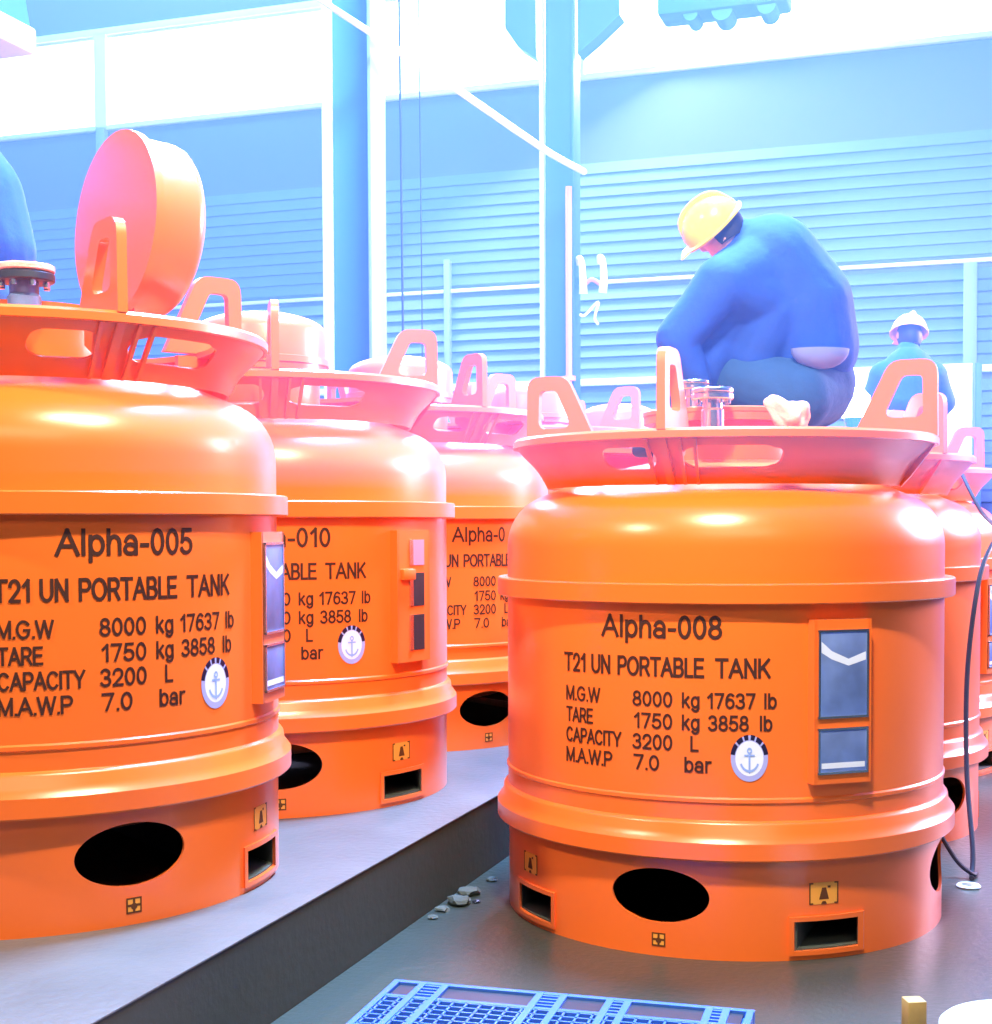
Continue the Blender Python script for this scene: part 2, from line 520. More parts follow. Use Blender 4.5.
def b_pocket(side):                # one channel running right through the skirt
    def f(bm):
        t = .010
        for (x0, x1, z0, z1) in ((-PKW, PKW, PK0, PK0+t), (-PKW, PKW, PK1-t, PK1), (-PKW, -PKW+t, PK0+t, PK1-t), (PKW-t, PKW, PK0+t, PK1-t)):
            xa, xb = side*PK+x0, side*PK+x1
            n = 8 if x1-x0 > .1 else 1
            X = [xa+(xb-xa)*k/n for k in range(n+1)]
            rows = []
            for x in X:
                y = math.sqrt(.892**2-x*x)
                rows.append([bm.verts.new((x, yy, zz)) for yy, zz in ((-y, z0), (y, z0), (y, z1), (-y, z1))])
            for k in range(n):
                for q in range(4): bm.faces.new((rows[k][q], rows[k][(q+1) % 4], rows[k+1][(q+1) % 4], rows[k+1][q]))
            bm.faces.new(rows[0][::-1]); bm.faces.new(rows[-1])
    return f


def frame_build(side, e):
    def f(bm):                     # mouth frame following the curved skirt
        t = .013
        n = 10
        out = []
        for k in range(n+1):
            xs_o = side*PK + (-PKW-t) + (2*PKW+2*t)*k/n; xs_i = side*PK + (-PKW+.004) + (2*PKW-.008)*k/n
            out.append((xs_o, xs_i))

        def loop(xo, z):
            yo = math.sqrt(.907**2-xo*xo); yi = math.sqrt(.888**2-xo*xo)
            return bm.verts.new((xo, e*yo, z)), bm.verts.new((xo, e*yi, z))
        O = [loop(a, PK0-t) for a, _ in out] + [loop(a, PK1+t) for a, _ in out[::-1]]
        I = [loop(b, PK0+.004) for _, b in out] + [loop(b, PK1-.004) for _, b in out[::-1]]
        N = len(O)
        for k in range(N):
            m = (k+1) % N
            bm.faces.new((O[k][0], O[m][0], I[m][0], I[k][0])); bm.faces.new((O[k][1], O[m][1], I[m][1], I[k][1]))
            bm.faces.new((O[k][0], O[m][0], O[m][1], O[k][1])); bm.faces.new((I[k][0], I[m][0], I[m][1], I[k][1]))
    return f


LUG_OUT = rounded([(.545, 1.936), (.690, 2.240), (.872, 2.240), (.876, 1.936)], [0, .075, .06, 0])
LUG_IN = rounded([(.660, 2.010), (.738, 2.178), (.816, 2.178), (.820, 2.010)], [.035, .03, .025, .035])


def b_lug(a):
    return lambda bm: prism(bm, LUG_OUT, .034, radial(a), LUG_IN)


def b_gusset(a, ribs):
    def f(bm):
        prism(bm, [(.600, 1.858), (.690, 1.810), (.735, 1.735), (.775, 1.780), (.868, 1.905), (.868, 1.925), (.600, 1.925)], .03, radial(a))
        if ribs:
            for d in (-.075, .075, .14):
                prism(bm, [(.735, 1.735), (.758, 1.745), (.868, 1.900), (.850, 1.905)], .012, radial(a+d))
    return f


NECK_R = .285


def b_neck(bm): lathe(bm, [(.27, 1.84), (NECK_R, 1.84), (NECK_R, 2.005), (.325, 2.005), (.325, 2.035), (.27, 2.035)], 64, True)


def lid_profile():
    p = [(.335, 0), (.335, .03), (.318, .034), (.318, .165)]
    for k in range(1, 9):
        a = k/8*pi/2; p.append((.318*cos(a) if k < 8 else 0, .165 + .10*sin(a)))
    q = [(0, .0), (.20, 0), (.30, 0)]
    return p + q


def el(cx, cy, rx, ry, a0=0, a1=360, n=16):
    return [(cx+rx*cos(R(a0+(a1-a0)*k/n)), cy+ry*sin(R(a0+(a1-a0)*k/n))) for k in range(n+1)]


STEM = [(.06, 0), (.06, 1)]
PB = [(.06, 1), (.48, 1)] + el(.48, .735, .28, .265, 90, -90, 10) + [(.06, .47)]
GL = {'A': (.90, [[(0, 0), (.45, 1), (.90, 0)], [(.17, .34), (.73, .34)]]), 'l': (.12, [STEM]),
      'p': (.62, [[(.06, -.28), (.06, .74)], el(.34, .37, .28, .37)]), 'h': (.60, [STEM, [(.06, .40)] + el(.33, .44, .24, .30, 180, 0, 10) + [(.57, 0)]]),
      'a': (.62, [el(.29, .20, .26, .20), [(.56, 0), (.56, .46)] + el(.31, .46, .25, .28, 0, 160, 10)]), '-': (.34, [[(.02, .36), (.32, .36)]]),
      '0': (.60, [el(.30, .5, .27, .5)]), '1': (.44, [[(.08, .74), (.34, 1), (.34, 0)]]),
      '2': (.60, [el(.30, .70, .27, .30, 175, -35, 12) + [(.03, 0), (.58, 0)]]),
      '3': (.60, [el(.28, .75, .25, .25, 155, -90, 12) + el(.28, .26, .29, .26, 90, -155, 12)]),
      '5': (.60, [[(.54, 1), (.12, 1), (.06, .50)] + el(.29, .31, .29, .31, 135, -155, 14)]),
      '6': (.60, [el(.31, .31, .27, .31), el(.36, .42, .32, .58, 190, 55, 12)]), '7': (.58, [[(0, 1), (.56, 1), (.20, 0)]]),
      '8': (.60, [el(.30, .76, .23, .24), el(.30, .26, .28, .26)]), 'T': (.80, [[(0, 1), (.80, 1)], [(.40, 1), (.40, 0)]]),
      'U': (.84, [[(.06, 1), (.06, .36)] + el(.42, .36, .36, .36, 180, 360, 12) + [(.78, 1)]]), 'N': (.82, [[(.06, 0), (.06, 1), (.76, 0), (.76, 1)]]),
      'P': (.78, [STEM, PB]), 'O': (1.0, [el(.5, .5, .47, .5, 0, 360, 24)]), 'R': (.84, [STEM, PB, [(.46, .47), (.80, 0)]]),
      'B': (.80, [STEM, [(.06, 1), (.46, 1)] + el(.46, .76, .24, .24, 90, -90, 8) + [(.06, .52)], [(.06, .52), (.48, .52)] + el(.48, .26, .28, .26, 90, -90, 8) + [(.06, 0)]]),
      'L': (.62, [[(.06, 1), (.06, 0), (.60, 0)]]), 'E': (.74, [[(.72, 1), (.06, 1), (.06, 0), (.74, 0)], [(.06, .52), (.66, .52)]]),
      'K': (.80, [STEM, [(.74, 1), (.06, .36)], [(.30, .60), (.78, 0)]]), 'M': (1.0, [[(.06, 0), (.06, 1), (.50, .05), (.94, 1), (.94, 0)]]),
      'G': (.98, [el(.49, .5, .46, .5, 40, 318, 22) + [(.90, .46), (.55, .46)]]), 'W': (1.22, [[(0, 1), (.30, 0), (.61, 1), (.92, 0), (1.22, 1)]]),
      'C': (.92, [el(.48, .5, .45, .5, 42, 318, 22)]), 'I': (.12, [STEM]), 'Y': (.84, [[(0, 1), (.42, .44), (.84, 1)], [(.42, .44), (.42, 0)]]),
      '.': (.14, [[(.06, 0), (.06, .02)]]), 'k': (.56, [STEM, [(.50, .74), (.06, .28)], [(.22, .45), (.54, 0)]]),
      'g': (.62, [el(.30, .37, .27, .37), [(.57, .74), (.57, -.02)] + el(.31, -.02, .26, .26, 0, -150, 10)]),
      'b': (.62, [STEM, el(.34, .37, .27, .37)]), 'r': (.38, [[(.06, 0), (.06, .74)], el(.32, .42, .26, .32, 180, 75, 8)])}


def add_text(bm, s, rel_l, rel_r, z, cap, t=.145):
    """stencilled stroke lettering laid on the shell between two angles"""
    x = 0.0; strokes = []
    for ch in s:
        wd, ps = GL[ch]
        for p in ps: strokes.append([(x+px_, t/2+py_*(1-t)) for px_, py_ in p])
        x += wd + (.19 if ch != '.' else .12)
    x1 = max(p[0] for st in strokes for p in st)+t/2; x0 = -t/2 + min(p[0] for st in strokes for p in st)
    kx = R(rel_r-rel_l)/(x1-x0)*RB/cap
    parts = []
    for st in strokes:                 # break the strokes at sharp corners
        cur = [st[0]]
        for k in range(1, len(st)):
            cur.append(st[k])
            if k < len(st)-1:
                d1 = Vector((kx*(st[k][0]-st[k-1][0]), st[k][1]-st[k-1][1])).normalized(); d2 = Vector((kx*(st[k+1][0]-st[k][0]), st[k+1][1]-st[k][1])).normalized()
                if d1.dot(d2) < .35: parts.append(cur); cur = [st[k]]
        parts.append(cur)
    for st in parts:
        P = [Vector((p[0]*kx, p[1])) for p in st]       # true proportions, in cap heights
        closed = len(P) > 3 and (P[0]-P[-1]).length < 1e-6
        if closed: P = P[:-1]
        n = len(P)
        if not closed:
            P[0] = P[0] + (P[0]-P[1]).normalized()*t/2*.9; P[-1] = P[-1] + (P[-1]-P[-2]).normalized()*t/2*.9
        rows = []
        for i in range(n):
            a = P[i-1] if (closed or i > 0) else None; b = P[(i+1) % n] if (closed or i < n-1) else None
            d1 = (P[i]-a).normalized() if a is not None else None; d2 = (b-P[i]).normalized() if b is not None else None
            d = ((d1 or d2) + (d2 or d1))
            d = d.normalized() if d.length > 1e-3 else (d1 or d2)
            nrm = Vector((-d.y, d.x)); k = 1.0
            if d1 is not None and d2 is not None: k = min(1.6, 1/max(.3, nrm.dot(Vector((-d1.y, d1.x)))))
            row = []
            for sg in (-1, 1):
                q = P[i] + nrm*sg*t/2*k
                a_ = R(rel_l) + (q.x - x0*kx)*cap/RB
                row.append(bm.verts.new(((RB+.0025)*sin(a_), -(RB+.0025)*cos(a_), z + q.y*cap)))
            rows.append(row)
        for i in range(n if closed else n-1):
            m = (i+1) % n
            bm.faces.new((rows[i][0], rows[m][0], rows[m][1], rows[i][1]))


ROWS = [('M.G.W', -25.7, -15.2, .921, .058), ('8000', -6.4, 3.3, .921, .058), ('kg', 5.6, 9.6, .921, .058), ('17637', 11.4, 22.3, .921, .058), ('lb', 24.4, 27.2, .921, .058),
        ('TARE', -25.7, -17.3, .840, .058), ('1750', -6.0, 3.3, .840, .058), ('kg', 5.6, 9.6, .840, .058), ('3858', 11.6, 20.8, .840, .058), ('lb', 23.4, 26.2, .840, .058),
        ('CAPACITY', -25.7, -9.4, .763, .058), ('3200', -6.4, 3.3, .763, .058), ('L', 7.6, 9.4, .763, .058),
        ('M.A.W.P', -25.7, -11.8, .686, .058), ('7.0', -6.2, 0.2, .686, .058), ('bar', 6.2, 12.4, .686, .058)]


XS = 1.0


def on_shell(bm, poly, a0, zc, rr, r_=None):
    """flat polygon (x along the shell, y up) laid on radius rr"""
    vs = []
    for x, y in poly:
        a = a0 + x*XS/rr; vs.append(bm.verts.new((rr*sin(a), -rr*cos(a), zc+y)))
    return bm.faces.new(vs)


def seg(bm, a0, zc, rr, r0, r1, t0, t1, n):
    for k in range(n):
        ta = t0+(t1-t0)*k/n; tb = t0+(t1-t0)*(k+1)/n
        on_shell(bm, [(r0*cos(ta), r0*sin(ta)*1.08), (r1*cos(ta), r1*sin(ta)*1.08), (r1*cos(tb), r1*sin(tb)*1.08), (r0*cos(tb), r0*sin(tb)*1.08)], a0, zc, rr)


EA = R(21.0); EZ = .742


def b_em_ring(bm):
    seg(bm, EA, EZ, RB+.0022, .056, .078, 0, 2*pi, 40)


def b_em_disc(bm):
    n = 32
    on_shell(bm, [(.059*cos(2*pi*i/n), .064*sin(2*pi*i/n)) for i in range(n)], EA, EZ, RB+.0024)


def b_em_navy(bm):
    for a, b in ((10, 40), (46, 66), (72, 86), (94, 108), (114, 134), (140, 170)): seg(bm, EA, EZ, RB+.0026, .062, .080, R(a), R(b), 6)


def b_em_anchor(bm):
    rr = RB+.0034
    on_shell(bm, [(-.004, -.045), (.004, -.045), (.004, .02), (-.004, .02)], EA, EZ, rr)
    on_shell(bm, [(-.022, .008), (.022, .008), (.022, .014), (-.022, .014)], EA, EZ, rr)
    seg(bm, EA, EZ+.028, rr, .005, .011, 0, 2*pi, 14)
    seg(bm, EA, EZ-.005, rr, .034, .042, R(200), R(340), 14)
    on_shell(bm, [(-.010, -.044), (.010, -.044), (0, -.056)], EA, EZ, rr)


def flat_frame(a):                 # x right, y up, z outward on a tangent plane at angle a
    return Matrix(((cos(a), 0, sin(a), 0), (sin(a), 0, -cos(a), 0), (0, 1, 0, 0), (0, 0, 0, 1)))


PA = R(42.3)


def b_holder(bm):
    M = flat_frame(PA)
    box(bm, (-.113, .648, .925), (.113, 1.243, .933), M)
    for s in (-1, 1): box(bm, (s*.113-.006, .648, .875), (s*.113+.006, 1.243, .933), M)
    box(bm, (-.113, .648, .885), (.113, .656, .931), M); box(bm, (-.113, 1.236, .885), (.113, 1.243, .931), M)


def b_plate(z0, z1, h=.93):
    def f(bm):
        M = flat_frame(PA); box(bm, (-.098, z0, .932), (.098, z1, .938), M, bev=.002)
    return f


def b_plate_rim(z0, z1):
    def f(bm):
        M = flat_frame(PA)
        for lo, hi in (((-.104, z0-.006), (-.096, z1+.006)), ((.096, z0-.006), (.104, z1+.006)), ((-.104, z0-.006), (.104, z0+.002)), ((-.104, z1-.002), (.104, z1+.006))):
            box(bm, (lo[0], lo[1], .934), (hi[0], hi[1], .941), M)
    return f


def b_plate_print(upper):
    def f(bm):
        M = flat_frame(PA)
        polys = [[(-.092, 1.125), (-.05, 1.10), (.02, 1.075), (.092, 1.095), (.092, 1.125), (.02, 1.10), (-.05, 1.13), (-.092, 1.165)]] if upper else []
        if not upper: polys.append([(-.09, .705), (.09, .705), (.09, .725), (-.09, .725)])
        for pg in polys: bm.faces.new([bm.verts.new(M @ Vector((x, y, .9388))) for x, y in pg])
    return f


def b_stick(a, z, w, h):
    def f(bm):
        rr = .8985
        n = 4
        for k in range(n):
            x0 = -w/2+w*k/n; x1 = -w/2+w*(k+1)/n
            on_shell(bm, [(x0, -h/2), (x1, -h/2), (x1, h/2), (x0, h/2)], a, z, rr)
    return f


def b_stickink(a, z, w, h, small):
    def f(bm):
        rr = .8993; e = .0055
        for x0, x1, y0, y1 in ((-w/2, w/2, h/2-e, h/2), (-w/2, w/2, -h/2, -h/2+e), (-w/2, -w/2+e, -h/2, h/2), (w/2-e, w/2, -h/2, h/2)):
            on_shell(bm, [(x0, y0), (x1, y0), (x1, y1), (x0, y1)], a, z, rr)
        if small:
            on_shell(bm, [(-.004, -h/2), (.004, -h/2), (.004, h/2), (-.004, h/2)], a, z, rr)
            on_shell(bm, [(-w/2, -.004), (w/2, -.004), (w/2, .004), (-w/2, .004)], a, z, rr+.0002)
            n = 10; on_shell(bm, [(.011*cos(2*pi*i/n), -.003+.011*sin(2*pi*i/n)) for i in range(n)], a, z, rr+.0004)
        else:
            on_shell(bm, [(-.020, -h*.28), (.020, -h*.28), (.008, h*.26), (-.008, h*.26)], a, z, rr)
            on_shell(bm, [(-.012, -h*.5), (.012, -h*.5), (.006, -h*.36), (-.006, -h*.36)], a, z, rr+.0002)
            on_shell(bm, [(.014, h*.24), (.026, h*.24), (.026, h*.34), (.014, h*.34)], a, z, rr+.0002)
    return f


def b_valve_body(x, y, z, s):
    def f(bm):
        M = Matrix.Translation((x, y, z))
        lathe(bm, [(0, 0), (.055*s, 0), (.055*s, .10*s), (.048*s, .11*s), (.048*s, .15*s), (0, .15*s)], 24, M=M)
    return f


def b_valve_flange(x, y, z, s, z0, z1, r):
    def f(bm): lathe(bm, [(0, z0*s), (r*s-.004, z0*s), (r*s, z0*s+.004), (r*s, z1*s-.004), (r*s-.004, z1*s), (0, z1*s)], 32, M=Matrix.Translation((x, y, z)))
    return f


def b_bolts(x, y, z, s):
    def f(bm):
        for k in range(8):
            a = k*pi/4; px, py = x+.078*s*cos(a), y+.078*s*sin(a)
            lathe(bm, [(0, .13*s), (.011*s, .13*s), (.011*s, .210*s), (0, .210*s)], 8, M=Matrix.Translation((px, py, z)))
    return f


def tank(X, Y, base, axis, label, number=None, lid='closed', plates='metal', valves=(), detail=True, lugs=(0, 90, 180, 270)):
    ax = R(axis)
    t = empty('portable_tank', (X, Y, base), ax)
    tag(t, label, 'tank', 'orange portable tanks')
    part('shell', b_shell, 'shell', ORANGE, t)
    part('upper', b_upper, 'upper_band', ORANGE, t)
    part('lower', b_lower, 'lower_band', ORANGE, t)
    sk = link('skirt', skirt_mesh(), None, t)
    part('hc', b_head_cover, 'underside_cover', HOLLOW, t)
    part('ring', b_ring, 'top_ring', ORANGE, t)
    part('collar', b_collar, 'collar', ORANGE, t, 40)
    for side in (-1, 1):
        p = part(('pk', side), b_pocket(side), 'fork_pocket', HOLLOW, t)
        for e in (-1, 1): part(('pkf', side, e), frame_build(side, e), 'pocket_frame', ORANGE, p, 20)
    for d in lugs:
        l = part(('lug', d), b_lug(R(d)), 'lifting_lug', ORANGE, t)
        part(('gus', d), b_gusset(R(d), d in (0, 180)), 'lug_gusset', ORANGE, l)
    part('neck', b_neck, 'manway_neck', ORANGE, t)
    if lid == 'closed':
        part('lid', lambda bm: lathe(bm, lid_profile(), 64, True, M=Matrix.Translation((0, 0, 2.036))), 'manway_lid', ORANGE, t)
    elif lid == 'open':
        def f(bm):
            wdir = Vector((.767, .643, -.05)).normalized()
            wpos = Vector((-1.335, 5.11, 2.325 + base))
            z = wdir; x = Vector((0, 0, 1)).cross(z).normalized(); y = z.cross(x)
            M = Matrix((( x.x, y.x, z.x, wpos.x), (x.y, y.y, z.y, wpos.y), (x.z, y.z, z.z, wpos.z), (0, 0, 0, 1)))
            lathe(bm, [(r_*.97, z_*1.0) for r_, z_ in lid_profile()], 64, True, M=(Matrix.Translation((X, Y, base)) @ RZ(ax)).inverted() @ M)
        l = part(('lid', number), f, 'manway_lid', ORANGE, t)

        def h(bm):
            M = (Matrix.Translation((X, Y, base)) @ RZ(ax)).inverted()
            a = M @ Vector((-1.40, 5.16, 2.03+base)); b = M @ Vector((-1.27, 5.05, 2.02+base))
            tube(bm, [a, b], .022, 12)
            tube(bm, [M @ Vector((-1.45, 5.17, 1.99+base)), M @ Vector((-1.33, 5.11, 2.05+base))], .02, 10)
        part(('hinge', number), h, 'lid_hinge', ORANGE, l)
    elif lid == 'blind':
        part('blind', lambda bm: lathe(bm, [(0, 2.034), (.325, 2.034), (.33, 2.04), (.33, 2.055), (.32, 2.06), (0, 2.06)], 48), 'manway_cover', ORANGE, t)
    # writing
    if number:
        wd = 29.4 if len(number) > 7 else 22.5
        part(('num', number), lambda bm: add_text(bm, number, -14.7, -14.7+wd, 1.172, .086), 'tank_number', INK, t, 0)
    for q, (wd, a, b) in enumerate((('T21', -26.4, -19.6), ('UN', -17.6, -12.4), ('PORTABLE', -10.2, 10.6), ('TANK', 13.2, 25.7))):
        part(('t21', q), lambda bm: add_text(bm, wd, a, b, 1.032, .073), 'type_word', INK, t, 0)
    for q, row in enumerate(ROWS):
        part(('row', q), lambda bm: add_text(bm, *row), 'weight_entry', INK, t, 0)
    global XS
    XS = .86
    e = part('em_disc', b_em_disc, 'emblem', SEALWHITE, t, 0)
    part('em_ring', b_em_ring, 'emblem_ring', SEALPALE, e, 0)
    part('em_navy', b_em_navy, 'emblem_dashes', SEALNAVY, e, 0)
    part('em_anchor', b_em_anchor, 'emblem_anchor', SEALBLUE, e, 0)
    XS = 1.0
    h = part('holder', b_holder, 'plate_holder', ORANGE, t)
    if plates == 'metal':
        for z0, z1 in ((.892, 1.200), (.690, .845)):
            p = part(('pl', z0), b_plate(z0, z1), 'data_plate', SILVER, h)
            part(('plr', z0), b_plate_rim(z0, z1), 'plate_rim', STEEL, p)
            part(('plp', z0), b_plate_print(z0 > .8), 'plate_print', SEALWHITE, p, 0)
    else:
        for z0, z1 in ((1.085, 1.20), (.90, 1.05), (.70, .86)):
            def f(bm, z0=z0, z1=z1):
                box(bm, (-.01, z0, .932), (.075, z1, .936), flat_frame(PA))

            def g(bm, z0=z0, z1=z1):
                box(bm, (-.035, z0, .932), (-.01, z1, .940), flat_frame(PA))
            p = part(('sl', z0), f, 'window_slot', DARKSTEEL if z0 < 1.08 else PINKPIPE, h)
            part(('slr', z0), g, 'slot_rim', STEEL, p)
        part('clip', lambda bm: box(bm, (-.10, 1.02, .932), (-.01, 1.07, .955), flat_frame(PA), bev=.004), 'clip', ORANGE, h)
    # stickers on the skirt
    for a in (-40.5, 40.5):
        s = part(('st', a), b_stick(R(a-1.5), .242, .118, .080), 'warning_sticker', STICKER, t, 0)
        part(('sti', a), b_stickink(R(a-1.5), .242, .118, .080, False), 'sticker_print', STICKINK, s, 0)
    s = part('st0', b_stick(0, .062, .052, .050), 'lifting_sticker', STICKER, t, 0)
    part('sti0', b_stickink(0, .062, .052, .050, True), 'sticker_print', STICKINK, s, 0)
    for k, (wx, wy, z, s_, cap) in enumerate(valves):
        M = (Matrix.Translation((X, Y, base)) @ RZ(ax)).inverted()
        q = M @ Vector((wx, wy, base))
        v = part(('vb', number, k), b_valve_body(q.x, q.y, z, s_), 'valve', STEEL if cap == 'steel' else SILVER, t)
        part(('vf', number, k), b_valve_flange(q.x, q.y, z, s_, .15, .178, .10), 'lower_flange', STEEL if cap == 'steel' else DARKSTEEL, v)
        part(('vg', number, k), b_valve_flange(q.x, q.y, z, s_, .182, .205, .10), 'upper_flange', STEEL if cap == 'steel' else RAG, v)
        part(('vh', number, k), b_bolts(q.x, q.y, z, s_), 'flange_bolts', STEEL, v)
    return t


PH = .324
tank(.951, 6.082, 0, -23.4, 'orange portable tank marked Alpha-008 standing on the lower floor, worker crouching on it', 'Alpha-008', lid='blind',
     valves=((.850, 5.66, 1.95, .82, 'steel'), (.80, 5.84, 2.03, .66, 'steel')))
tank(-1.705, 5.248, PH, 38.0, 'large orange portable tank marked Alpha-005 at far left with its lid standing open', 'Alpha-005', lid='open',
     valves=((-1.572, 4.86, 1.93, 1.0, 'pink'), (-1.76, 4.80, 1.83, 1.0, 'pink')))
tank(-1.141, 7.068, PH, 13.3, 'orange portable tank whose number ends in 010, right behind tank Alpha-005', 'Alpha-010', plates='slots')
tank(-.577, 8.890, PH, 36.5, 'orange tank with number cut off after Alpha-0, between the tanks ending 010 and 008', 'Alpha-0')
tank(.26, 10.62, PH, 60.0, 'fourth orange tank of the raised row, lid and lug showing over the rim of Alpha-008')
tank(1.05, 12.35, PH, 30.0, 'farthest tank of the raised row, only its pale lid showing left of the crouching worker')
tank(1.69, 7.85, 0, -52.2, 'orange tank directly behind Alpha-008, showing as a strip at its right side', lid='blind')
tank(2.44, 9.70, 0, 7.0, 'farthest orange tank of the lower row at the right edge of the photo', lid='blind')


# ------------------------------------------------------------------ people
def capsules(caps, name, mat, parent=None, voxel=.012, extra=(), smooth=6):
    """one continuous surface grown round tapered limbs (p0, r0, p1, r1) and ellipsoids (centre, radii, rotation)"""
    bm = bmesh.new()
    for p0, r0, p1, r1 in caps:
        p0 = Vector(p0); p1 = Vector(p1); d = p1-p0; L_ = d.length
        q = (d.normalized() if L_ > 1e-6 else Vector((0, 0, 1))).to_track_quat('Z', 'Y').to_matrix().to_4x4()
        prof = [(r0*cos(a*pi/16) if a > -8 else 0, r0*sin(a*pi/16)) for a in range(-8, 1)] + [(r1*cos(a*pi/16) if a < 8 else 0, L_ + r1*sin(a*pi/16)) for a in range(0, 9)]
        lathe(bm, prof, 16, M=Matrix.Translation(p0) @ q)
    for c, sc, rot in extra:
        bmesh.ops.create_uvsphere(bm, u_segments=20, v_segments=14, radius=1.0, matrix=Matrix.Translation(c) @ Euler(rot).to_matrix().to_4x4() @ Matrix.Diagonal((*sc, 1)))
    bmesh.ops.recalc_face_normals(bm, faces=bm.faces)
    me = bpy.data.meshes.new(name); bm.to_mesh(me); bm.free()
    o = bpy.data.objects.new('tmp', me); COL.objects.link(o)
    md = o.modifiers.new('r', 'REMESH'); md.mode = 'VOXEL'; md.voxel_size = voxel
    md = o.modifiers.new('s', 'SMOOTH'); md.iterations = smooth; md.factor = .5
    m2 = evaluated(o); bpy.data.objects.remove(o); bpy.data.meshes.remove(me)
    for p in m2.polygons: p.use_smooth = True
    m2.name = name; m2.materials.clear(); m2.materials.append(mat)
    return link(name, m2, None, parent)


def hand_caps(w0, d, n):
    """palm, four bent fingers of different length and a thumb; d points along the hand, n across the palm"""
    w0 = Vector(w0); d = Vector(d).normalized(); n = Vector(n); n = (n - d*n.dot(d)).normalized(); b = d.cross(n)
    out = [(w0, .026, w0+d*.04, .026)]
    for off, ln in ((-.030, .062), (-.010, .074), (.010, .070), (.029, .055)):
        k0 = w0 + d*.085 + n*off; k1 = k0 + d*ln*.5 + b*.012; k2 = k0 + d*ln*.8 + b*.038
        out += [(w0 + d*.03 + n*off*.6, .017, k0, .012), (k0, .0115, k1, .0100), (k1, .0100, k2, .0085)]
    t0 = w0 + d*.03 - n*.028; t1 = t0 + d*.028 - n*.030; t2 = t1 + d*.030 + b*.014
    out += [(w0+d*.02, .016, t0, .014), (t0, .013, t1, .0115), (t1, .0115, t2, .009)]
    return out


